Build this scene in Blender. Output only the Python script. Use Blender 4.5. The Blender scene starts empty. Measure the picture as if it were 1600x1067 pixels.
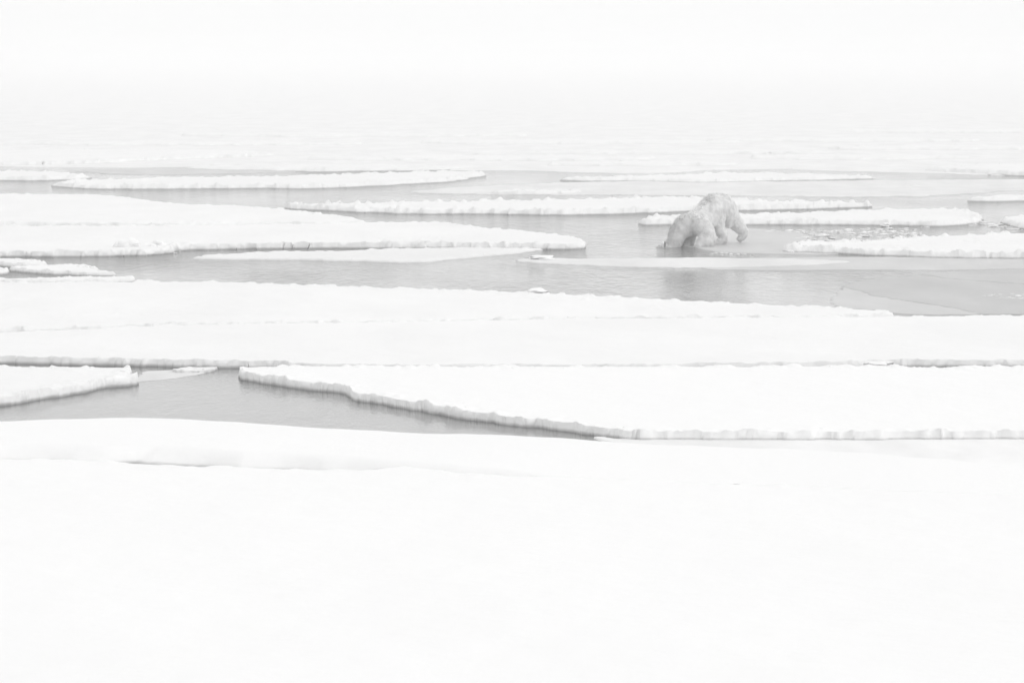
import bpy, bmesh, math, random
import numpy as np
from mathutils import Vector, Matrix, noise as mnoise

random.seed(7)
rng = np.random.default_rng(7)
S = bpy.context.scene
COL = S.collection
R = math.radians

# ------------------------------------------------------------------ camera
CAM_H = 4.0            # eye height above the water, metres
FPX = 6000.0           # focal length in photograph pixels (1600 wide)
HORIZON = 85.0         # photograph row of the horizon
PITCH = math.atan((533.5 - HORIZON) / FPX)
cam_data = bpy.data.cameras.new('camera')
cam_data.sensor_width = 36.0
cam_data.lens = FPX / 1600.0 * 36.0
cam_data.clip_start = 0.5
cam_data.clip_end = 30000.0
cam = bpy.data.objects.new('camera', cam_data)
COL.objects.link(cam)
cam.location = (0, 0, CAM_H)
cam.rotation_euler = (math.pi / 2 - PITCH, 0, 0)
S.camera = cam

# ------------------------------------------------------------------ light
CLOUD = 10.75           # radiance of the cloud cover, in the sky texture's units
SUN_ELEV, SUN_AZ = R(30), R(98)     # azimuth from straight ahead (+Y) towards the right (+X)
world = bpy.data.worlds.new('World')
S.world = world
world.use_nodes = True
wn = world.node_tree.nodes; wl = world.node_tree.links
wn.clear()
sky = wn.new('ShaderNodeTexSky')
sky.sky_type = 'NISHITA'
sky.sun_disc = False
sky.sun_elevation = SUN_ELEV
sky.sun_rotation = SUN_AZ
sky.air_density = 1.0
sky.dust_density = 6.0
sky.ozone_density = 1.0
hsv = wn.new('ShaderNodeHueSaturation')      # black-and-white photograph: a neutral overcast sky
hsv.inputs['Saturation'].default_value = 0.0
bg = wn.new('ShaderNodeBackground'); bg.inputs['Strength'].default_value = 0.10
wo = wn.new('ShaderNodeOutputWorld')
veil = wn.new('ShaderNodeMix'); veil.data_type = 'RGBA'    # an even cloud cover hides most of the clear sky
veil.inputs[0].default_value = 0.97
veil.inputs[7].default_value = (CLOUD, CLOUD, CLOUD, 1)
wl.new(sky.outputs[0], hsv.inputs['Color'])
wl.new(hsv.outputs[0], veil.inputs[6])
wl.new(veil.outputs[2], bg.inputs[0]); wl.new(bg.outputs[0], wo.inputs[0])

sun_d = bpy.data.lights.new('sun', 'SUN')
sun_d.energy = 1.1
sun_d.angle = R(35)
sun_d.color = (1, 0.995, 0.99)
sun = bpy.data.objects.new('sun', sun_d)
COL.objects.link(sun)
sd = Vector((math.sin(SUN_AZ) * math.cos(SUN_ELEV), math.cos(SUN_AZ) * math.cos(SUN_ELEV), math.sin(SUN_ELEV)))
sun.rotation_euler = sd.to_track_quat('Z', 'Y').to_euler()
sun.location = sd * 60

S.view_settings.view_transform = 'Standard'
S.view_settings.look = 'None'
S.view_settings.gamma = 1.0
S.view_settings.use_curve_mapping = False
S.view_settings.exposure = 0.0
S.render.engine = 'CYCLES'
S.cycles.use_denoising = True
S.cycles.volume_bounces = 3
S.cycles.max_bounces = 10
S.cycles.diffuse_bounces = 5

# ------------------------------------------------------------------ helpers
def ray(px, py):
    xc, yc = (px - 800.0) / FPX, -(py - 533.5) / FPX
    cp, sp = math.cos(PITCH), math.sin(PITCH)
    return Vector((xc, cp + yc * sp, -sp + yc * cp))

def on_level(px, py, z=0.0):
    d = ray(px, py)
    return Vector((0, 0, CAM_H)) + d * ((z - CAM_H) / d.z)

def on_depth(px, py, y):
    d = ray(px, py)
    return Vector((0, 0, CAM_H)) + d * (y / d.y)

def lattice(ix, iy, seed):
    h = (ix.astype(np.int64) * 374761393 + iy.astype(np.int64) * 668265263 + seed * 982451653) & 0x7fffffff
    h = ((h ^ (h >> 13)) * 1274126177) & 0x7fffffff
    h = h ^ (h >> 16)
    return (h & 0xffff) / 65535.0 * 2 - 1

def vnoise(x, y, seed=0):
    x0 = np.floor(x); y0 = np.floor(y)
    fx = x - x0; fy = y - y0
    fx = fx * fx * (3 - 2 * fx); fy = fy * fy * (3 - 2 * fy)
    a = lattice(x0, y0, seed); b = lattice(x0 + 1, y0, seed)
    c = lattice(x0, y0 + 1, seed); d = lattice(x0 + 1, y0 + 1, seed)
    return (a * (1 - fx) + b * fx) * (1 - fy) + (c * (1 - fx) + d * fx) * fy

def fbm(x, y, seed=0, octaves=4, gain=0.5):
    s = np.zeros_like(x); a = 1.0; t = 0.0
    for o in range(octaves):
        s += a * vnoise(x * 2 ** o, y * 2 ** o, seed + 17 * o); t += a; a *= gain
    return s / t

def smooth(e0, e1, x):
    t = np.clip((x - e0) / (e1 - e0), 0, 1)
    return t * t * (3 - 2 * t)

def polygon_distance(X, Y, poly):
    d2 = np.full(X.shape, 1e18); inside = np.zeros(X.shape, bool)
    n = len(poly)
    for i in range(n):
        ax, ay = poly[i]; bx, by = poly[(i + 1) % n]
        ex, ey = bx - ax, by - ay
        wx, wy = X - ax, Y - ay
        t = np.clip((wx * ex + wy * ey) / max(ex * ex + ey * ey, 1e-12), 0, 1)
        d2 = np.minimum(d2, (wx - t * ex) ** 2 + (wy - t * ey) ** 2)
        c = (ay > Y) != (by > Y)
        if ey != 0:
            inside ^= c & (X < ax + ex * (Y - ay) / ey)
    d = np.sqrt(d2)
    return np.where(inside, d, -d)

def mesh_from_arrays(name, V, F):
    me = bpy.data.meshes.new(name)
    nf = len(F); k = F.shape[1]
    me.vertices.add(len(V)); me.vertices.foreach_set('co', V.astype(np.float32).ravel())
    me.loops.add(nf * k); me.loops.foreach_set('vertex_index', F.astype(np.int32).ravel())
    me.polygons.add(nf); me.polygons.foreach_set('loop_start', np.arange(0, nf * k, k, dtype=np.int32))
    me.polygons.foreach_set('use_smooth', np.ones(nf, bool))
    me.update(calc_edges=True)
    return me

def link(name, me, mat=None, parent=None):
    o = bpy.data.objects.new(name, me)
    COL.objects.link(o)
    if mat is not None: me.materials.append(mat)
    if parent is not None: o.parent = parent
    return o

def tag(o, label=None, cat=None, group=None, kind=None):
    if label: o['label'] = label
    if cat: o['category'] = cat
    if group: o['group'] = group
    if kind: o['kind'] = kind
    return o

# ------------------------------------------------------------------ materials
def new_mat(name):
    m = bpy.data.materials.new(name); m.use_nodes = True
    nt = m.node_tree
    return m, nt, nt.nodes['Principled BSDF']

def N(nt, t, **kw):
    n = nt.nodes.new(t)
    for k, v in kw.items(): setattr(n, k, v)
    return n

def grey(v): return (v, v, v, 1)

def snow_material(name, albedo, wet_dark=0.30, wet_top=0.05, blotch=0.05):
    m, nt, b = new_mat(name); L = nt.links
    geo = N(nt, 'ShaderNodeNewGeometry')
    mp = N(nt, 'ShaderNodeMapping'); mp.inputs['Scale'].default_value = (0.55, 0.22, 1.0)
    L.new(geo.outputs['Position'], mp.inputs[0])
    n1 = N(nt, 'ShaderNodeTexNoise'); n1.inputs['Scale'].default_value = 1.0
    n1.inputs['Detail'].default_value = 6; n1.inputs['Roughness'].default_value = 0.6
    L.new(mp.outputs[0], n1.inputs['Vector'])
    cr = N(nt, 'ShaderNodeMapRange')
    cr.inputs['From Min'].default_value = 0.3; cr.inputs['From Max'].default_value = 0.7
    cr.inputs['To Min'].default_value = albedo - blotch; cr.inputs['To Max'].default_value = albedo
    L.new(n1.outputs[0], cr.inputs[0])
    # sea water soaks the lowest few centimetres of the ice edge
    sep = N(nt, 'ShaderNodeSeparateXYZ'); L.new(geo.outputs['Position'], sep.inputs[0])
    n2 = N(nt, 'ShaderNodeTexNoise'); n2.inputs['Scale'].default_value = 7.0; n2.inputs['Detail'].default_value = 4
    L.new(geo.outputs['Position'], n2.inputs['Vector'])
    add = N(nt, 'ShaderNodeMath', operation='MULTIPLY_ADD')
    L.new(n2.outputs[0], add.inputs[0]); add.inputs[1].default_value = -0.03
    L.new(sep.outputs['Z'], add.inputs[2])
    wr = N(nt, 'ShaderNodeMapRange')
    wr.inputs['From Min'].default_value = wet_top - 0.045; wr.inputs['From Max'].default_value = wet_top - 0.005
    L.new(add.outputs[0], wr.inputs[0])
    mix = N(nt, 'ShaderNodeMix', data_type='FLOAT')
    L.new(wr.outputs[0], mix.inputs[0]); mix.inputs[2].default_value = wet_dark
    L.new(cr.outputs[0], mix.inputs[3])
    comb = N(nt, 'ShaderNodeCombineColor')
    for i in range(3): L.new(mix.outputs[0], comb.inputs[i])
    L.new(comb.outputs[0], b.inputs['Base Color'])
    b.inputs['Roughness'].default_value = 0.85
    b.inputs['Specular IOR Level'].default_value = 0.2
    n3 = N(nt, 'ShaderNodeTexNoise'); n3.inputs['Scale'].default_value = 9.0; n3.inputs['Detail'].default_value = 5
    L.new(geo.outputs['Position'], n3.inputs['Vector'])
    bp = N(nt, 'ShaderNodeBump'); bp.inputs['Strength'].default_value = 0.25; bp.inputs['Distance'].default_value = 0.02
    L.new(n3.outputs[0], bp.inputs['Height']); L.new(bp.outputs[0], b.inputs['Normal'])
    return m

SNOW = snow_material('packed_snow', 0.80, wet_top=0.035)
FRESH = snow_material('fresh_snow', 0.815, wet_top=0.03, blotch=0.012)
CRUMB = snow_material('loose_ice', 0.86, wet_top=-0.5)
WET_SNOW = snow_material('soaked_snow', 0.79, wet_dark=0.6, wet_top=0.03)

def sheet_material(name, albedo, rough=0.45, vary=0.13):
    m, nt, b = new_mat(name); L = nt.links
    geo = N(nt, 'ShaderNodeNewGeometry')
    mp = N(nt, 'ShaderNodeMapping'); mp.inputs['Scale'].default_value = (0.9, 0.25, 1.0)
    L.new(geo.outputs['Position'], mp.inputs[0])
    n1 = N(nt, 'ShaderNodeTexNoise'); n1.inputs['Scale'].default_value = 0.8
    n1.inputs['Detail'].default_value = 8; n1.inputs['Roughness'].default_value = 0.65
    L.new(mp.outputs[0], n1.inputs['Vector'])
    cr = N(nt, 'ShaderNodeMapRange')
    cr.inputs['From Min'].default_value = 0.3; cr.inputs['From Max'].default_value = 0.75
    cr.inputs['To Min'].default_value = albedo * (1 - vary); cr.inputs['To Max'].default_value = albedo * (1 + vary)
    L.new(n1.outputs[0], cr.inputs[0])
    comb = N(nt, 'ShaderNodeCombineColor')
    for i in range(3): L.new(cr.outputs[0], comb.inputs[i])
    L.new(comb.outputs[0], b.inputs['Base Color'])
    b.inputs['Roughness'].default_value = rough
    b.inputs['IOR'].default_value = 1.31
    b.inputs['Specular IOR Level'].default_value = 0.3
    n3 = N(nt, 'ShaderNodeTexNoise'); n3.inputs['Scale'].default_value = 3.0; n3.inputs['Detail'].default_value = 6
    L.new(mp.outputs[0], n3.inputs['Vector'])
    bp = N(nt, 'ShaderNodeBump'); bp.inputs['Strength'].default_value = 0.3; bp.inputs['Distance'].default_value = 0.01
    L.new(n3.outputs[0], bp.inputs['Height']); L.new(bp.outputs[0], b.inputs['Normal'])
    return m

GREY_ICE = sheet_material('grey_young_ice', 0.50)
DARK_ICE = sheet_material('dark_young_ice', 0.42)
SLUSH = sheet_material('snowy_slush', 0.77, 0.8)
DUSTED = sheet_material('snow_dusted_ice', 0.75, 0.8, 0.08)
PALE_ICE = sheet_material('pale_slush_ice', 0.68, 0.6)

def water_material():
    m, nt, b = new_mat('sea_water'); L = nt.links
    geo = N(nt, 'ShaderNodeNewGeometry')
    b.inputs['Base Color'].default_value = grey(0.085)
    b.inputs['Roughness'].default_value = 0.04
    b.inputs['IOR'].default_value = 1.333
    mp = N(nt, 'ShaderNodeMapping'); mp.inputs['Scale'].default_value = (4.5, 1.0, 1.0)
    L.new(geo.outputs['Position'], mp.inputs[0])
    n1 = N(nt, 'ShaderNodeTexNoise'); n1.inputs['Scale'].default_value = 1.0
    n1.inputs['Detail'].default_value = 5; n1.inputs['Roughness'].default_value = 0.7
    L.new(mp.outputs[0], n1.inputs['Vector'])
    # wind patches: ripples here, near calm there
    mp2 = N(nt, 'ShaderNodeMapping'); mp2.inputs['Scale'].default_value = (0.35, 0.12, 1.0)
    L.new(geo.outputs['Position'], mp2.inputs[0])
    n2 = N(nt, 'ShaderNodeTexNoise'); n2.inputs['Scale'].default_value = 1.0; n2.inputs['Detail'].default_value = 3
    L.new(mp2.outputs[0], n2.inputs['Vector'])
    pr = N(nt, 'ShaderNodeMapRange')
    pr.inputs['From Min'].default_value = 0.35; pr.inputs['From Max'].default_value = 0.65
    pr.inputs['To Min'].default_value = 0.2; pr.inputs['To Max'].default_value = 0.85
    L.new(n2.outputs[0], pr.inputs[0])
    bp = N(nt, 'ShaderNodeBump'); bp.inputs['Distance'].default_value = 0.24
    sp = N(nt, 'ShaderNodeSeparateXYZ'); L.new(geo.outputs['Position'], sp.inputs[0])
    sh = N(nt, 'ShaderNodeMapRange')               # the small pool between the near floes is sheltered from the wind
    sh.inputs['From Min'].default_value = 50; sh.inputs['From Max'].default_value = 62
    sh.inputs['To Min'].default_value = 0.13; sh.inputs['To Max'].default_value = 1.0
    L.new(sp.outputs['Y'], sh.inputs[0])
    ml = N(nt, 'ShaderNodeMath', operation='MULTIPLY')
    L.new(pr.outputs[0], ml.inputs[0]); L.new(sh.outputs[0], ml.inputs[1])
    L.new(ml.outputs[0], bp.inputs['Strength'])
    L.new(n1.outputs[0], bp.inputs['Height']); L.new(bp.outputs[0], b.inputs['Normal'])
    return m
WATER = water_material()

# ------------------------------------------------------------------ sea and far ice field
def flat_sheet(name, x0, x1, y0, y1, z, mat):
    V = np.array([(x0, y0, z), (x1, y0, z), (x1, y1, z), (x0, y1, z)], float)
    return link(name, mesh_from_arrays(name, V, np.array([[0, 1, 2, 3]])), mat)

sea = tag(flat_sheet('sea', -9000, 9000, -500, 9000, 0.0, WATER), kind='structure')

# ------------------------------------------------------------------ floes
def lump_mesh(name, seed, sub=2):
    bm = bmesh.new(); bmesh.ops.create_icosphere(bm, subdivisions=sub, radius=1.0)
    off = Vector((seed * 3.7, seed * 1.3, seed * 2.1))
    for v in bm.verts:
        k = 1 + 0.55 * mnoise.fractal(v.co * 1.1 + off, 0.8, 2.0, 3)
        v.co *= k
        v.co.z = max(v.co.z, -0.5)
    for f in bm.faces: f.smooth = True
    me = bpy.data.meshes.new(name); bm.to_mesh(me); bm.free()
    me.materials.append(CRUMB)
    return me

def scatter(name, label, spots, mat, parent=None):
    V = []; F = []
    protos = []
    for s in range(5):
        me = lump_mesh('tmp', 20 + s, 1)
        vs = np.array([v.co[:] for v in me.vertices]); fs = np.array([p.vertices[:] for p in me.polygons])
        protos.append((vs, fs)); bpy.data.meshes.remove(me)
    n = 0
    for (x, y, z, a, b, c) in spots:
        vs, fs = protos[random.randrange(5)]
        t = random.uniform(0, 6.28)
        rot = np.array([[math.cos(t), -math.sin(t), 0], [math.sin(t), math.cos(t), 0], [0, 0, 1]])
        V.append((vs @ rot.T) * np.array([a, b, c]) + np.array([x, y, z])); F.append(fs + n); n += len(vs)
    me = mesh_from_arrays(name, np.concatenate(V), np.concatenate(F))
    o = link(name, me, mat)
    return tag(o, label, kind='stuff')

FLOES = {}
def floe(key, label, outline, top, mat=SNOW, cat='ice floe', name='ice_floe', group=None, seed=0,
         jag=0.12, jag_size=0.6, rim=0.03, relief=0.02, step=3.0, undercut=0.04, slope=0.0, rough=0.0, crumbs=45, crumb_size=1.0, rounds=1):
    """A slab of ice whose upper face has the given outline (photograph pixels of its upper edge)."""
    poly = [on_level(px, py, top).xy[:] for px, py in outline]
    for _ in range(rounds):                       # soften traced corners
        q = []
        for (ax, ay), (bx, by) in zip(poly, poly[1:] + poly[:1]):
            q += [(ax * .8 + bx * .2, ay * .8 + by * .2), (ax * .2 + bx * .8, ay * .2 + by * .8)]
        poly = q
    xs = [p[0] for p in poly]; ys = [p[1] for p in poly]
    ymid = min(ys) + 0.35 * (max(ys) - min(ys))
    dx = step * ymid / FPX
    dy = max(dx * 1.2, min(0.35, 0.4 * ymid * ymid / (CAM_H * FPX)))
    while (max(xs) - min(xs)) / dx * (max(ys) - min(ys)) / dy > 130000:
        dx *= 1.08; dy *= 1.04
    m = jag + 3 * dx
    gx = np.arange(min(xs) - m, max(xs) + m, dx)
    gy = np.arange(min(ys) - jag - 3 * dy, max(ys) + jag + 3 * dy, dy)
    X, Y = np.meshgrid(gx, gy)
    d = polygon_distance(X, Y, poly)
    nz = fbm(X / jag_size, Y / (jag_size * 1.6), seed + 3, 4, 0.52)
    nb = fbm(X / (jag_size * 5), Y / (jag_size * 6), seed + 31, 3)
    nf = 0.3 - np.abs(vnoise(X / (jag_size * .45), Y / (jag_size * .9), seed + 61)) + 0.25 * vnoise(X / (jag_size * .16), Y / (jag_size * .4), seed + 67)
    d = d + jag * (nz * 0.9 + nb * 0.8 + nf * 0.8)
    low = -0.10
    # let grid points near the rim and the foot of the edge slide onto them, so the edge is one clean face
    gyd, gxd = np.gradient(d); gxd /= dx; gyd /= dy
    g2 = gxd ** 2 + gyd ** 2 + 1e-6
    reach = 0.5 * (np.abs(gxd) * dx + np.abs(gyd) * dy)
    w = max(0.045, dy * 1.25, slope) * (1.2 + 0.8 * (fbm(X / 2.6, Y / 6.0, seed + 91, 3) if slope else 0.7 * fbm(X / 0.8, Y / 2.0, seed + 91, 4)))
    if not slope:
        for lev in (0.0, 1.0):
            e = d + lev * w
            hit = np.abs(e) < reach
            X = np.where(hit, X - np.clip(e * gxd / g2, -0.5 * dx, 0.5 * dx), X); Y = np.where(hit, Y - np.clip(e * gyd / g2, -0.5 * dy, 0.5 * dy), Y)
            d = np.where(hit, -lev * w, d)
    prof = smooth(-w, 0.35 * w, d) if slope else np.clip((d + w) / w, 0, 1) ** 0.75
    Z = low + (top - low) * prof
    near = np.exp(-np.clip(d, 0, None) / 0.22) * prof
    lumps = np.clip(fbm(X / 0.16, Y / 0.3, seed + 5, 4, 0.6) + 0.12, 0, None)
    Z += rim * lumps * near * 1.9
    drift = fbm(X / 1.8, Y / 2.6, seed + 9, 4)
    fine = fbm(X / 0.35, Y / 0.6, seed + 13, 3)
    Z += prof * relief * (drift * 0.8 + fine * 0.3) * smooth(0, 0.5, d)
    if rough:                                     # broken, refrozen snow along the front of the floe
        patch = smooth(-0.05, 0.35, fbm(X / 2.2, Y / 3.5, seed + 101, 3)) * smooth(3.5, 0.3, d) * smooth(0.75, 0.4, (Y - min(ys)) / (max(ys) - min(ys)))
        Z += prof * rough * patch * np.clip(fbm(X / 0.13, Y / 0.4, seed + 103, 3, 0.6) + 0.15, 0, None) * 2
    # undercut: the waterline is eaten in under the snow lip
    gyd, gxd = np.gradient(d)
    gxd /= dx; gyd /= dy
    g = np.sqrt(gxd ** 2 + gyd ** 2) + 1e-6
    cut = undercut * (1 - smooth(0.0, top * 0.35 + 1e-3, Z))
    X2 = X + gxd / g * cut; Y2 = Y + gyd / g * cut
    ny, nx = X.shape
    idx = np.arange(nx * ny).reshape(ny, nx)
    keep = np.maximum.reduce([Z[:-1, :-1], Z[1:, :-1], Z[:-1, 1:], Z[1:, 1:]]) > low + 1e-4
    F = np.stack([idx[:-1, :-1], idx[:-1, 1:], idx[1:, 1:], idx[1:, :-1]], -1)[keep]
    used = np.unique(F)
    remap = np.zeros(nx * ny, np.int64); remap[used] = np.arange(len(used))
    V = np.stack([X2.ravel(), Y2.ravel(), Z.ravel()], -1)[used]
    c = np.array([V[:, 0].mean(), V[:, 1].mean(), 0.0])
    me = mesh_from_arrays(name, V - c, remap[F])
    o = link(name, me, mat)
    o.location = c
    tag(o, label, cat, group)
    FLOES[key] = o
    if crumbs:
        px_m = ymid / FPX
        cand = np.argwhere((d > 0.02) & (d < 0.22) & (rng.random(d.shape) < 0.5))
        vis = [k for k in cand if abs(X[k[0], k[1]]) < 900 * Y[k[0], k[1]] / FPX]
        if len(vis) > 5:
            spots = []
            clump = fbm(X / 0.5, Y / 0.8, seed + 71, 2)
            tries = 0
            while len(spots) < crumbs and tries < crumbs * 8:
                tries += 1
                a, b = vis[rng.integers(len(vis))]
                if clump[a, b] < rng.uniform(-0.3, 0.6): continue
                s_ = px_m * crumb_size * rng.uniform(0.8, 3.2) * rng.uniform(0.4, 1.0)
                spots.append((X2[a, b] - c[0], Y2[a, b] - c[1], Z[a, b] - 0.05 * s_, s_ * rng.uniform(1, 2.2), s_ * rng.uniform(1, 2.2), s_ * rng.uniform(.25, .45)))
            if spots:
                q = scatter('snow_crumbs', None, spots, CRUMB)
                q.parent = o
    return o

# nearest snow
floe('near', 'broad smooth white snow floe filling the whole bottom of the view',
     [(-260, 719), (0, 719), (60, 718), (180, 722), (330, 730), (470, 733), (560, 735), (610, 729), (640, 727), (690, 738),
      (790, 742), (880, 745), (960, 748), (1060, 753), (1200, 757), (1330, 764), (1480, 768), (1600, 774), (1900, 784),
      (2100, 1500), (-500, 1500)], 0.185, FRESH, seed=1, rim=0.012, relief=0.025, step=4, crumbs=0)
floe('second', 'long white floe with a grey crumbly front edge, just behind the nearest snow',
     [(-260, 657), (0, 656), (90, 653), (200, 650), (280, 652), (400, 659), (540, 666), (600, 670), (730, 674), (840, 680),
      (920, 684), (1000, 690), (1100, 694), (1290, 702), (1450, 713), (1600, 727), (1850, 745), (1880, 826), (1600, 812),
      (1330, 812), (1060, 796), (940, 774), (860, 750), (700, 729), (500, 713), (380, 708), (300, 704), (260, 700), (230, 697), (140, 699),
      (80, 696), (0, 694), (-260, 696)], 0.15, FRESH, seed=2, jag=0.16, jag_size=1.7, rim=0.004, relief=0.01, slope=0.5, crumbs=0)
floe('right_mid', 'large white floe with pointed left tip and thick slanting edge by the near pool',
     [(370, 577), (385, 573), (430, 572), (600, 572.5), (760, 573.5), (900, 573), (1060, 573), (1200, 573), (1340, 572), (1372, 571),
      (1400, 573), (1510, 575), (1530, 573), (1580, 572), (1900, 572), (1900, 673), (1600, 674), (1200, 675), (1000, 675), (960, 672),
      (900, 664), (830, 654), (740, 644), (640, 627), (560, 613), (538, 602), (470, 596), (400, 585), (375, 582)],
     0.095, FRESH, seed=3, jag=0.09, rim=0.03)
floe('left_small', 'short white floe at the left edge tapering into the near pool',
     [(-260, 574), (0, 573.5), (110, 573.5), (200, 574), (217, 577), (205, 581), (218, 586), (208, 590), (160, 594), (120, 603), (60, 613), (0, 623), (-260, 645)],
     0.10, SNOW, seed=4, jag=0.10, rim=0.04)
floe('sliver', 'small flat sliver of ice between the left floe and the pointed floe tip',
     [(268, 577), (300, 574), (338, 573), (334, 577), (318, 579.5), (280, 580)], 0.03, WET_SNOW, seed=5, jag=0.04, rim=0.015, step=2, crumbs=15)
floe('long_mid', 'long straight white floe across the whole view with a shaded front wall',
     [(-260, 525), (0, 520), (60, 517.5), (140, 514.5), (200, 510.5), (400, 505.5), (600, 503.5), (800, 499), (1000, 497), (1200, 495.5),
      (1330, 495), (1450, 494.5), (1540, 493.5), (1600, 493), (1900, 492), (1900, 562), (1600, 563), (1480, 562), (1370, 563), (1300, 566),
      (1150, 568.5), (1000, 569.5), (700, 570), (520, 569.5), (450, 567.5), (430, 565), (380, 564), (200, 561), (0, 557), (-260, 556)], 0.095, SNOW, seed=6, jag=0.07, rim=0.02)
floe('upper_mid', 'wide white floe tapering to the right beside the rippled channel',
     [(-260, 439), (0, 441.5), (60, 442), (200, 441), (330, 440), (450, 445), (600, 450), (700, 453), (820, 457), (855, 459),
      (950, 463), (1060, 469), (1180, 475), (1280, 480), (1390, 486), (1405, 490), (1330, 493.5), (1200, 494.5), (1000, 496), (800, 498),
      (600, 502.5), (400, 504.5), (250, 507.5), (200, 508), (140, 511), (60, 513.5), (0, 516), (-260, 521)], 0.11, SNOW, seed=7, rough=0.035, jag=0.10, rim=0.035, relief=0.03)
floe('left_strip', 'thin white strip of ice at the left edge beside the rippled channel',
     [(-200, 437), (0, 435.5), (60, 434), (120, 433), (205, 431.5), (213, 435), (150, 437.5), (0, 439.5), (-200, 441)], 0.08, SNOW, seed=8, jag=0.06, rim=0.03, step=2)
floe('left_tongue', 'pointed white tongue of ice in the channel at the left',
     [(14, 418), (66, 414), (100, 413), (140, 414), (152, 419), (182, 426), (150, 426.5), (90, 424), (40, 421)], 0.07, SNOW, seed=9, jag=0.08, rim=0.03, step=2)
floe('left_lobe', 'white wedge of ice at the left edge above the pointed tongue',
     [(-120, 404), (0, 403.5), (62, 407), (68, 411), (30, 412), (0, 409.5), (-120, 411)], 0.08, SNOW, seed=10, jag=0.07, rim=0.03, step=2)
floe('left_bit', 'tiny ice scrap cut off by the left edge under the white wedge',
     [(-60, 420), (6, 419.5), (13, 421.5), (6, 425), (-60, 426)], 0.06, SNOW, seed=11, jag=0.03, step=2)
floe('bear_left', 'large flat white floe pointing right toward the bear with a dark waterline',
     [(-260, 353), (0, 353), (130, 353.5), (300, 352.5), (420, 350.5), (500, 349.5), (560, 348), (640, 347), (700, 348), (730, 352), (760, 357),
      (830, 362), (900, 370), (914, 377), (905, 380.5), (840, 381), (740, 380), (620, 379.5), (400, 380), (275, 382.5), (255, 388), (205, 391),
      (120, 392.5), (0, 393), (-260, 396)], 0.12, SNOW, seed=12, rough=0.035, jag=0.12, rim=0.03, relief=0.02, undercut=0.12)
floe('bear_left_shelf', 'low half-sunken white shelf in front of the floe with the dark waterline',
     [(302, 403), (330, 399), (400, 394), (460, 392.5), (520, 393), (600, 389), (700, 387), (800, 387), (850, 388), (800, 395), (720, 402),
      (640, 409), (560, 406), (430, 404)], 0.03, WET_SNOW, seed=13, jag=0.12, rim=0.015, relief=0.008, undercut=0.0)
floe('upper_left', 'white floe sloping down to the right, behind the flat floe with the dark waterline',
     [(-260, 301), (0, 303), (60, 304), (120, 303), (190, 307), (215, 312), (260, 317), (300, 320), (380, 322), (480, 331), (530, 337),
      (578, 346), (500, 347), (400, 348), (300, 350), (130, 350.5), (60, 348), (0, 347.5), (-260, 348)], 0.13, SNOW, seed=14, rough=0.025, jag=0.14, rim=0.03, relief=0.03)
floe('strip_left', 'long narrow white floe beyond the sloping one on the left',
     [(80, 286), (130, 281.5), (200, 280), (260, 277.5), (330, 277.5), (430, 276), (540, 273), (640, 269), (760, 268), (700, 279), (600, 285), (480, 290), (400, 289), (250, 290), (150, 290)],
     0.11, SNOW, seed=15, rough=0.035, jag=0.2, rim=0.07)
floe('far_left_wedge', 'small white wedge of ice at the left edge beyond the long narrow floe',
     [(-200, 268), (0, 267.5), (60, 268), (130, 272), (120, 275), (60, 277), (0, 276.5), (-200, 278)], 0.12, SNOW, seed=16, jag=0.2, rim=0.05)
floe('behind_bear', 'long low white floe passing behind the back of the bear',
     [(430, 319), (580, 319), (640, 315), (720, 316), (760, 312.5), (830, 313.5), (900, 312), (1020, 309), (1070, 309), (1150, 313), (1230, 316),
      (1300, 316), (1358, 317.5), (1310, 319), (1230, 321.5), (1140, 323), (1060, 324.5), (960, 328), (850, 330), (760, 328), (640, 328.5), (560, 325), (500, 322.5)],
     0.11, SNOW, seed=17, rough=0.035, jag=0.18, rim=0.08)
floe('bear_right', 'white crumbly floe directly right of the hindquarters of the bear',
     [(1002, 344), (1030, 339), (1060, 336), (1160, 335), (1240, 333), (1290, 331.5), (1340, 328.5), (1440, 326), (1500, 327), (1530, 333), (1522, 343),
      (1480, 347.5), (1400, 346), (1300, 345.5), (1200, 345), (1100, 346), (1050, 345), (1012, 346)], 0.10, SNOW, seed=18, rough=0.04, jag=0.18, rim=0.05)
floe('right_edge_low', 'white ragged floe running off the right edge in front of the brash ice',
     [(1228, 383), (1270, 376), (1320, 378), (1400, 374), (1440, 370), (1500, 368), (1560, 366), (1600, 364.5), (1850, 360), (1850, 395), (1600, 396), (1500, 395),
      (1400, 393), (1300, 388), (1235, 386)], 0.11, SNOW, seed=19, rough=0.05, jag=0.2, rim=0.07)
floe('right_edge_thin', 'thin white sliver of ice at the right edge, farthest up beside grey water',
     [(1510, 310), (1560, 306), (1600, 304.5), (1800, 303), (1800, 309), (1600, 309), (1545, 310.5)], 0.09, SNOW, seed=20, jag=0.12, rim=0.03)
floe('right_edge_mid', 'white rounded ice end poking in from the right edge',
     [(1568, 341), (1580, 337.5), (1600, 336.5), (1750, 335), (1750, 353), (1600, 351), (1582, 346)], 0.11, SNOW, seed=21, jag=0.1, rim=0.04, step=2)
floe('strip_right', 'narrow white floe floating alone above and beyond the bear',
     [(880, 277.5), (960, 276), (1000, 275), (1090, 272.5), (1115, 270), (1200, 271.5), (1300, 273), (1358, 275.5), (1300, 277), (1200, 279), (1110, 282), (1000, 279), (920, 279)],
     0.09, SNOW, seed=22, jag=0.22, rim=0.05)
floe('far_right', 'faint white floe at the right edge of the distant water',
     [(1440, 262), (1500, 259), (1560, 256), (1620, 256), (1800, 256), (1800, 271), (1600, 270), (1520, 266)], 0.12, SNOW, seed=23, jag=0.3, rim=0.05)
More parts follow.
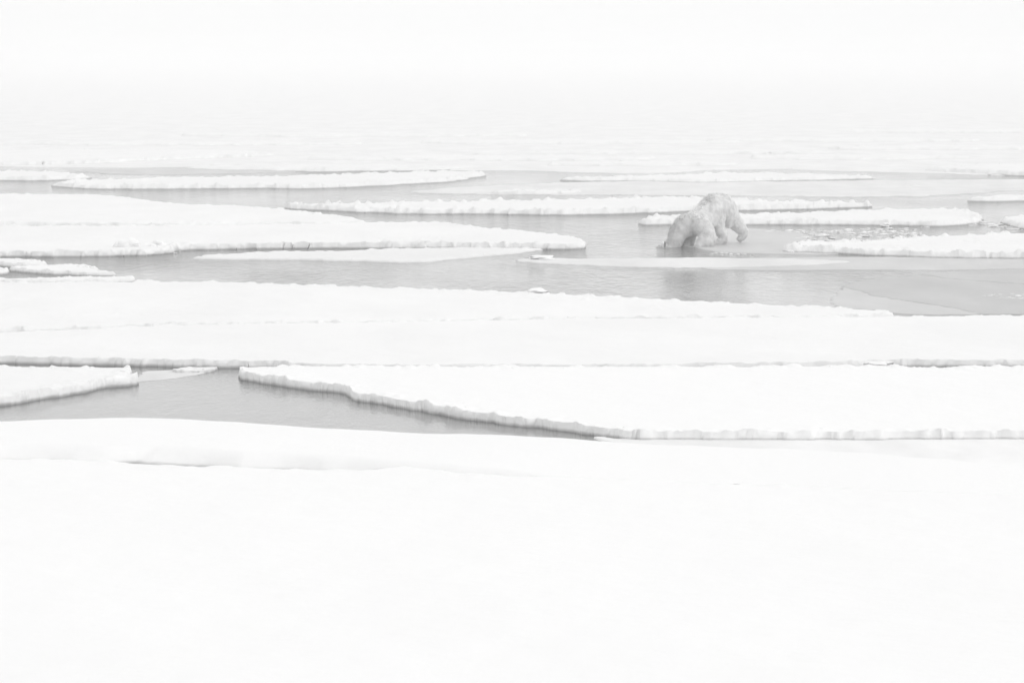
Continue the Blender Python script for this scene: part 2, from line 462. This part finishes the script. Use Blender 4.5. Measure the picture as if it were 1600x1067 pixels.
floe('scrap_mid', 'small low scrap of ice in grey water beyond the long floe behind the bear',
     [(765, 299), (800, 297), (860, 296), (912, 296), (890, 299.5), (820, 300.5)], 0.07, WET_SNOW, seed=24, jag=0.12, rim=0.04)
floe('far_left', 'broad pale floe at the far left fading into the haze',
     [(-300, 236), (0, 235), (150, 233.5), (370, 235), (420, 240), (220, 247), (120, 252), (0, 254), (-300, 256)], 0.13, SNOW, seed=25, jag=0.4, rim=0.04)

# thin young ice
def sheet(key, label, outline, mat, top=0.014, **kw):
    kw.setdefault('jag', 0.10); kw.setdefault('step', 4); kw.setdefault('crumbs', 0); kw.setdefault('rounds', 2)
    return floe(key, label, outline, top, mat, 'ice sheet', 'ice_sheet', rim=0.002, relief=0.001, undercut=0.0, **kw)
sheet('bear_sheet', 'thin grey ice sheet that the bear stands on',
      [(1068, 384.6), (1088, 386.0), (1104, 389), (1125, 394), (1190, 396), (1290, 397), (1330, 394), (1230, 388), (1220, 382), (1250, 376), (1270, 366), (1180, 357), (1110, 357), (1070, 368)], GREY_ICE, seed=41, jag=0.08)
sheet('front_sheet', 'pale grey ice sheet lying across the water in front of the bear',
      [(797, 407), (830, 403), (900, 404), (1000, 403), (1100, 402.5), (1200, 404), (1290, 406), (1330, 409), (1260, 413),
       (1180, 416), (1100, 418), (950, 416), (850, 411)], PALE_ICE, seed=42, jag=0.22)
sheet('front_sheet_right', 'darker grey ice sheet running from the pale sheet to the right edge',
      [(1120, 404), (1250, 402), (1400, 401), (1600, 402), (1850, 402), (1850, 417), (1600, 419), (1500, 422), (1350, 421), (1200, 422), (1090, 420)], GREY_ICE, seed=52, top=0.006)
sheet('right_sheet', 'smooth dark grey ice sheet with a scalloped edge at the right edge',
      [(1305, 446), (1350, 437), (1450, 430), (1500, 427), (1600, 425), (1850, 425), (1850, 490), (1560, 491), (1530, 490.5), (1482, 478), (1420, 470), (1362, 462), (1346, 455)],
      DARK_ICE, seed=43, top=0.012)
sheet('right_lens', 'dark lens of ice narrowing to a point on the left, at the right edge',
      [(1436, 427.5), (1500, 424), (1600, 420.5), (1850, 420), (1850, 454), (1600, 444), (1475, 434)], DARK_ICE, seed=44, top=0.020)
sheet('right_pale_sheet', 'pale grey ice sheet tucked under the scalloped edge of the dark one',
      [(1312, 445), (1360, 450), (1390, 458), (1450, 466), (1510, 474), (1560, 491), (1412, 491), (1392, 485.5), (1290, 479)], GREY_ICE, seed=45, top=0.005)
sheet('left_slush', 'pale slush trailing from the left floe toward the small flat sliver',
      [(150, 601), (215, 596), (270, 591), (322, 583), (338, 577), (280, 578), (222, 580), (215, 590)], PALE_ICE, seed=53, top=0.008, jag=0.06, step=2)
sheet('pool_slush', 'pale slush ice closing the right end of the near pool',
      [(925, 681), (965, 686), (1000, 684), (1200, 684), (1600, 683), (1900, 683), (1900, 770), (1600, 745), (1450, 727), (1290, 714),
       (1100, 703), (1000, 696), (950, 689)], SLUSH, seed=46, jag=0.05)

sheet('far_sheet', 'wide smooth grey ice sheet in the distance between the faint floes',
      [(-600, 259), (-100, 257), (180, 262), (430, 258), (620, 266), (800, 264), (1000, 270), (1180, 262), (1400, 268), (1700, 276), (2200, 276),
       (2400, 162), (1600, 161), (800, 162), (0, 161), (-900, 162)], DUSTED, seed=47, top=0.03, jag=0.8, jag_size=3.0)
sheet('mid_sheet', 'grey ice sheet beyond the long low floe behind the bear',
      [(640, 300), (760, 303), (960, 304), (1150, 305), (1380, 307), (1500, 303), (1590, 296), (1850, 296), (1850, 281), (1500, 280), (1200, 284), (980, 283), (840, 286), (720, 292)], PALE_ICE, seed=48, jag=0.4)
sheet('left_far_sheet', 'grey ice sheet at the far left between two pale floes',
      [(120, 268), (220, 273), (400, 270), (560, 265), (520, 259.5), (300, 261), (150, 264)], GREY_ICE, seed=49, jag=0.4)

# ------------------------------------------------------------------ distant floes and the closed ice field
def far_band(i, row, cx, half, depth_rows, seed):
    r = random.Random(seed)
    n = 9
    back = [(cx - half + 2 * half * k / n, row - depth_rows * (0.5 + 0.5 * math.sin(math.pi * k / n)) * r.uniform(0.6, 1.0)) for k in range(n + 1)]
    front = [(cx + half - 2 * half * k / n, row + depth_rows * 0.5 * math.sin(math.pi * (k + .01) / n) * r.uniform(0.4, 1.0)) for k in range(n + 1)]
    floe('band%d' % i, 'faint white floe among the distant floes fading into the haze', back + front, 0.09, SNOW, seed=seed, jag=0.9, jag_size=2.0, rim=0.06,
         group='distant floes fading into the haze', step=5, crumbs=0)
bands = [(262, 520, 210, 6), (256, 1010, 150, 4), (247, 760, 260, 5), (246, 1330, 170, 6), (238, 1080, 240, 3), (231, 1490, 190, 5),
         (224, 250, 300, 3), (222, 900, 240, 4), (211, 560, 260, 3), (219, 1330, 200, 3), (205, 1560, 220, 3)]
for i, b in enumerate(bands): far_band(i, *b, seed=100 + i)

def field():
    t = np.linspace(-1.6, 1.6, 600)
    y0 = on_level(800, 212, 0.15).y
    rows = np.concatenate([y0 + np.array([0, 12, 28, 48, 75.]), np.geomspace(y0 + 110, 8800, 24)])
    Tg, Yg = np.meshgrid(t, rows)
    Yg = Yg + fbm(Tg * 90, Tg * 0 + 3.3, 401, 6, 0.7) * 45 * np.exp(-(Yg - y0) / 120)
    Xg = Tg * Yg
    Zg = -0.005 + 0.11 * smooth(-20, 260, Yg - Yg[0:1])
    ny, nx = Xg.shape
    idx = np.arange(nx * ny).reshape(ny, nx)
    F = np.stack([idx[:-1, :-1], idx[:-1, 1:], idx[1:, 1:], idx[1:, :-1]], -1).reshape(-1, 4)
    tag(link('ice_field', mesh_from_arrays('ice_field', np.stack([Xg.ravel(), Yg.ravel(), Zg.ravel()], -1), F), DUSTED), kind='structure')
field()

# ------------------------------------------------------------------ loose ice
def block(label, px, py, w, h, z=0.0, depth=None, seed=1, group=None):
    p = on_level(px, py, z)
    k = p.y / FPX
    o = bpy.data.objects.new('ice_block', lump_mesh('ice_block', seed, 3)); COL.objects.link(o)
    o.scale = (w * k / 2, (depth or w * k) / 2, h * k / 1.5)
    o.location = (p.x, p.y, z + 0.3 * h * k)
    o.rotation_euler = (0, 0, seed)
    o.rotation_euler = (0, 0, 0)
    return tag(o, label, 'ice block', group)
block('rounded white ice lump on the back edge of the wide tapering floe', 838, 457, 34, 6, 0.11, 0.4, 2)
block('crumbled white ice lump bridging the crack near the right end of the long straight floe', 1372, 570, 44, 6, 0.10, 0.25, 3)
block('white ice lump floating at the front edge of the crumbly floe right of the bear', 1384, 354, 15, 6, 0.0, 0.4, 4)
block('white crumb of ice beside the pointed ragged tip of the right floe', 1237, 395, 10, 4, 0.0, 0.3, 5)
block('flat white ice lump at the left tip of the pale sheet before the bear', 846, 405, 40, 6, 0.01, 0.6, 6)
block('tilted white ice slab stuck up on the left front edge of the flat floe', 198, 388, 36, 15, 0.09, 0.4, 7)
block('small white ice slab at the shattered corner of the flat floe', 246, 388, 26, 12, 0.08, 0.35, 8)

def area_spots(quad, count, size, flat=0.35, z=0.0):
    out = []
    (ax, ay), (bx, by), (cx, cy), (dx, dy) = quad
    for _ in range(count):
        u, v = random.random(), random.random()
        px = (ax * (1 - u) + bx * u) * (1 - v) + (dx * (1 - u) + cx * u) * v
        py = (ay * (1 - u) + by * u) * (1 - v) + (dy * (1 - u) + cy * u) * v
        p = on_level(px, py, z)
        s = size * random.uniform(0.3, 1.0) ** 1.5
        out.append((p.x, p.y, z, s * random.uniform(1, 2.2), s * random.uniform(1, 2.5), s * flat * random.uniform(.5, 1.2)))
    return out
scatter('brash_ice', 'scattered white brash ice in the water right of the bear',
        area_spots([(1190, 360), (1450, 354), (1440, 372), (1230, 380)], 200, 0.09, 0.22)
        + area_spots([(1110, 394.5), (1195, 394), (1190, 399), (1105, 399)], 70, 0.03)
        + area_spots([(1500, 344), (1600, 350), (1600, 360), (1500, 350)], 40, 0.10, 0.22)
        + area_spots([(1530, 461), (1600, 457), (1610, 466), (1560, 468)], 30, 0.05, 0.06, 0.012)
        + area_spots([(1405, 290), (1440, 291), (1435, 297), (1408, 298)], 30, 0.1)
        + area_spots([(230, 382), (285, 386), (280, 396), (225, 396)], 40, 0.06)
        + area_spots([(130, 386), (262, 384), (268, 392), (140, 393)], 120, 0.07, 0.6, 0.03), CRUMB)

# ------------------------------------------------------------------ the bear
G = on_level(1105, 382.0, 0.014)
PX = G.y / FPX                         # metres per photograph pixel at the bear
def bp(px, py, v): return on_depth(px, py, G.y + v)

def fur_material():
    m, nt, b = new_mat('bear_fur'); L = nt.links
    geo = N(nt, 'ShaderNodeNewGeometry')
    n1 = N(nt, 'ShaderNodeTexNoise'); n1.inputs['Scale'].default_value = 9.0; n1.inputs['Detail'].default_value = 6
    L.new(geo.outputs['Position'], n1.inputs['Vector'])
    cr = N(nt, 'ShaderNodeMapRange')
    cr.inputs['From Min'].default_value = 0.3; cr.inputs['From Max'].default_value = 0.7
    cr.inputs['To Min'].default_value = 0.68; cr.inputs['To Max'].default_value = 0.89
    L.new(n1.outputs[0], cr.inputs[0])
    at = N(nt, 'ShaderNodeAttribute'); at.attribute_name = 'wet_dark'      # soaked head, neck and paws; also shade painted on the far foreleg, darker back
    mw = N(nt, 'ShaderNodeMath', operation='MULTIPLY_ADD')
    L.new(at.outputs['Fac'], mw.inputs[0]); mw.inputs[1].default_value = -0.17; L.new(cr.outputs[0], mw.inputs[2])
    comb = N(nt, 'ShaderNodeCombineColor')
    for i in range(3): L.new(mw.outputs[0], comb.inputs[i])
    L.new(comb.outputs[0], b.inputs['Base Color'])
    b.inputs['Roughness'].default_value = 0.8
    b.inputs['Specular IOR Level'].default_value = 0.15
    return m
FUR = fur_material()
CLAW_AND_SHADOW, _nt, _b = new_mat('claw_and_ear_shadow'); _b.inputs['Base Color'].default_value = grey(0.03); _b.inputs['Roughness'].default_value = 0.5  # dark grey for the claws and the shadow beside the ear

# chains: (photograph x, y, metres behind the standing hind foot, radius in pixels)
chains = [
    [(1128, 324, .30, 21.5), (1116, 325, .15, 23), (1102, 336, -.15, 19.5), (1090, 346, -.42, 18.5), (1081, 351, -.55, 18), (1068, 353, -.66, 16.5),
     (1059, 365, -.76, 14.5), (1053.5, 378, -.86, 12.5), (1046, 389, -.94, 10.5), (1036, 390, -1.02, 8), (1030, 391, -1.06, 6.5)],        # rump, back, shoulders, neck, dipped head
    [(1112, 337, .08, 16.5), (1106, 343, -.12, 14)],                                                      # belly
    [(1084, 349, -.60, 17), (1097, 354, -.78, 15), (1104, 364, -.84, 13.5), (1103, 375, -.90, 12), (1094, 382, -.98, 8.5), (1090, 384.5, -1.04, 6)],  # near foreleg, folded
    [(1107, 366, -.80, 11), (1111, 377, -.82, 7.5)],                                                     # elbow
    [(1078, 352, -.40, 14), (1077, 366, -.42, 11), (1076, 377, -.46, 10.5), (1072, 384, -.52, 9.5)],           # far foreleg
    [(1118, 330, .10, 17), (1120, 345, .08, 13), (1123, 357, .06, 9.5), (1129, 367, .10, 8), (1130, 375, .06, 7), (1121, 379.2, -.06, 4.6), (1115, 380.5, -.14, 3.2)],  # standing hind leg
    [(1134, 328, .42, 18), (1143, 341, .58, 14.5), (1153, 352, .72, 11), (1160.5, 360.5, .82, 8.2), (1161, 368, .82, 6.6), (1155.5, 373, .78, 5)],  # trailing hind leg
    [(1139, 338, .45, 15), (1136, 345, .42, 11)],
]
def bear_shell():
    bm = bmesh.new()
    def ball(c, r):
        bmesh.ops.create_icosphere(bm, subdivisions=2, radius=r, matrix=Matrix.Translation(c))
    for ch in chains:
        pts = [(bp(x, y, v), r * PX) for x, y, v, r in ch]
        for (a, ra), (b, rb) in zip(pts, pts[1:]):
            n = max(2, int((b - a).length / (0.25 * min(ra, rb))))
            for k in range(n + 1):
                t = k / n
                ball(a.lerp(b, t), ra * (1 - t) + rb * t)
    me = bpy.data.meshes.new('tmp_shell'); bm.to_mesh(me); bm.free()
    o = bpy.data.objects.new('tmp_shell', me); COL.objects.link(o)
    m = o.modifiers.new('r', 'REMESH'); m.mode = 'VOXEL'; m.voxel_size = 0.016
    s = o.modifiers.new('s', 'SMOOTH'); s.factor = 0.5; s.iterations = 9
    dg = bpy.context.evaluated_depsgraph_get()
    out = bpy.data.meshes.new_from_object(o.evaluated_get(dg))
    bpy.data.objects.remove(o); bpy.data.meshes.remove(me)
    return out

bear = bpy.data.objects.new('polar_bear', None); COL.objects.link(bear)
bear.location = G
tag(bear, 'white polar bear bowing with its head dipped in the water and one hind leg trailing', 'polar bear')
body_me = bear_shell(); body_me.name = 'body'
for v in body_me.vertices:
    c = v.co
    k = 0.009 * mnoise.fractal(Vector((c.x * 22 + c.z * 6, c.y * 14, c.z * 9 - c.x * 5)), 0.7, 2.0, 3) + 0.012 * mnoise.fractal(c * 6.0, 0.8, 2.0, 2)
    v.co = c + v.normal * k - G
for p in body_me.polygons: p.use_smooth = True
body_me.materials.clear()
body = link('body', body_me, FUR, bear)

def soak_and_shade(me):
    co = np.array([v.co[:] for v in me.vertices])
    wet_dark = np.maximum(smooth(-0.35, -0.75, co[:, 0]), smooth(0.28, 0.02, co[:, 2]) * (0.3 + 0.7 * (co[:, 0] > 0.1)))
    wet_dark = np.maximum(wet_dark, 2.2 * smooth(0.42, 0.2, co[:, 2]) * (co[:, 1] > -0.62) * (co[:, 0] < -0.18))     # shade in the gap behind the neck, painted into the far foreleg's fur
    wet_dark = np.maximum(wet_dark, smooth(0.30, -0.1, np.hypot(co[:, 0] + .05, co[:, 2] - 0.98)) * 0.8)  # darker saddle on top of the back
    a = me.attributes.new('wet_dark', 'FLOAT', 'POINT'); a.data.foreach_set('value', wet_dark.astype(np.float32))
soak_and_shade(body_me)
def fur():
    me = body_me
    me.calc_loop_triangles()
    co = np.array([v.co[:] for v in me.vertices]); no = np.array([v.normal[:] for v in me.vertices])
    tri = np.array([t.vertices[:] for t in me.loop_triangles])
    a, b, c = co[tri[:, 0]], co[tri[:, 1]], co[tri[:, 2]]
    area = np.linalg.norm(np.cross(b - a, c - a), axis=1)
    n = 66000
    pick = rng.choice(len(tri), n, p=area / area.sum())
    u = rng.random((n, 1)); v = rng.random((n, 1))
    sw = (u + v) > 1
    u = np.where(sw, 1 - u, u); v = np.where(sw, 1 - v, v)
    P = a[pick] + (b - a)[pick] * u + (c - a)[pick] * v
    Nn = no[tri[pick, 0]]
    down = np.array([0.25, 0.25, -1.0]) / np.linalg.norm([0.25, 0.25, -1.0])
    flow = down - Nn * (Nn @ down)[:, None]
    wav = fbm(P[:, 0] * 14, P[:, 2] * 14 + P[:, 1] * 9, 77, 3)[:, None]
    side = np.cross(Nn, flow)
    D = flow * 0.8 + Nn * (0.38 + 0.22 * rng.random((n, 1))) + side * (wav * 0.9 + rng.normal(0, .12, (n, 1)))
    D /= np.linalg.norm(D, axis=1, keepdims=True)
    ln = 0.040 * (0.6 + 0.6 * rng.random((n, 1)))
    W = np.cross(D, Nn); W /= np.linalg.norm(W, axis=1, keepdims=True) + 1e-6
    W *= 0.0038
    P0 = P - Nn * 0.004
    ok = (P0[:, 2] > -0.03)
    V = np.stack([P0 - W, P0 + W, P0 + D * ln], 1)[ok].reshape(-1, 3)
    F = np.arange(len(V)).reshape(-1, 3)
    fm = mesh_from_arrays('fur', V, F); soak_and_shade(fm)
    o = link('fur', fm, FUR, bear)
    o['kind'] = 'stuff'
fur()

def ellipsoid(name, px, py, v, rx, ry, rz, mat, parent, tilt=0.0):
    bm = bmesh.new(); bmesh.ops.create_icosphere(bm, subdivisions=3, radius=1)
    for vv in bm.verts:
        vv.co = Vector((vv.co.x * rx, vv.co.y * ry, vv.co.z * rz))
    bmesh.ops.rotate(bm, verts=bm.verts, matrix=Matrix.Rotation(tilt, 3, 'Y'))
    for f in bm.faces: f.smooth = True
    me = bpy.data.meshes.new(name); bm.to_mesh(me); bm.free()
    o = link(name, me, mat, parent)
    o.location = bp(px, py, v) - G
    return o
ear = ellipsoid('ear', 1035.6, 381.5, -1.0, .035, .04, .06, FUR, bear)
ear_slash = ellipsoid('ear_shadow', 1039.0, 382.0, -1.16, .016, .02, .07, CLAW_AND_SHADOW, bear)  # dark sliver standing in for the shadow at the ear opening
for x in (1112.2, 1114.2, 1116.4):
    ellipsoid('claw', x, 381.0, -.19, .012, .035, .010, CLAW_AND_SHADOW, bear)

# ------------------------------------------------------------------ air
bm = bmesh.new(); bmesh.ops.create_cube(bm, size=1.0)
for v in bm.verts:
    v.co = Vector((v.co.x * 19000, 4300 + v.co.y * 10600, -1.0 if v.co.z < 0 else 6.0))
me = bpy.data.meshes.new('haze'); bm.to_mesh(me); bm.free()
hm = bpy.data.materials.new('haze_air'); hm.use_nodes = True
nt = hm.node_tree; nt.nodes.clear()
out = nt.nodes.new('ShaderNodeOutputMaterial')
pv = nt.nodes.new('ShaderNodeVolumePrincipled')
pv.inputs['Color'].default_value = grey(0.98)
pv.inputs['Density'].default_value = 0.0029
nt.links.new(pv.outputs[0], out.inputs['Volume'])
tag(link('haze', me, hm), kind='stuff')
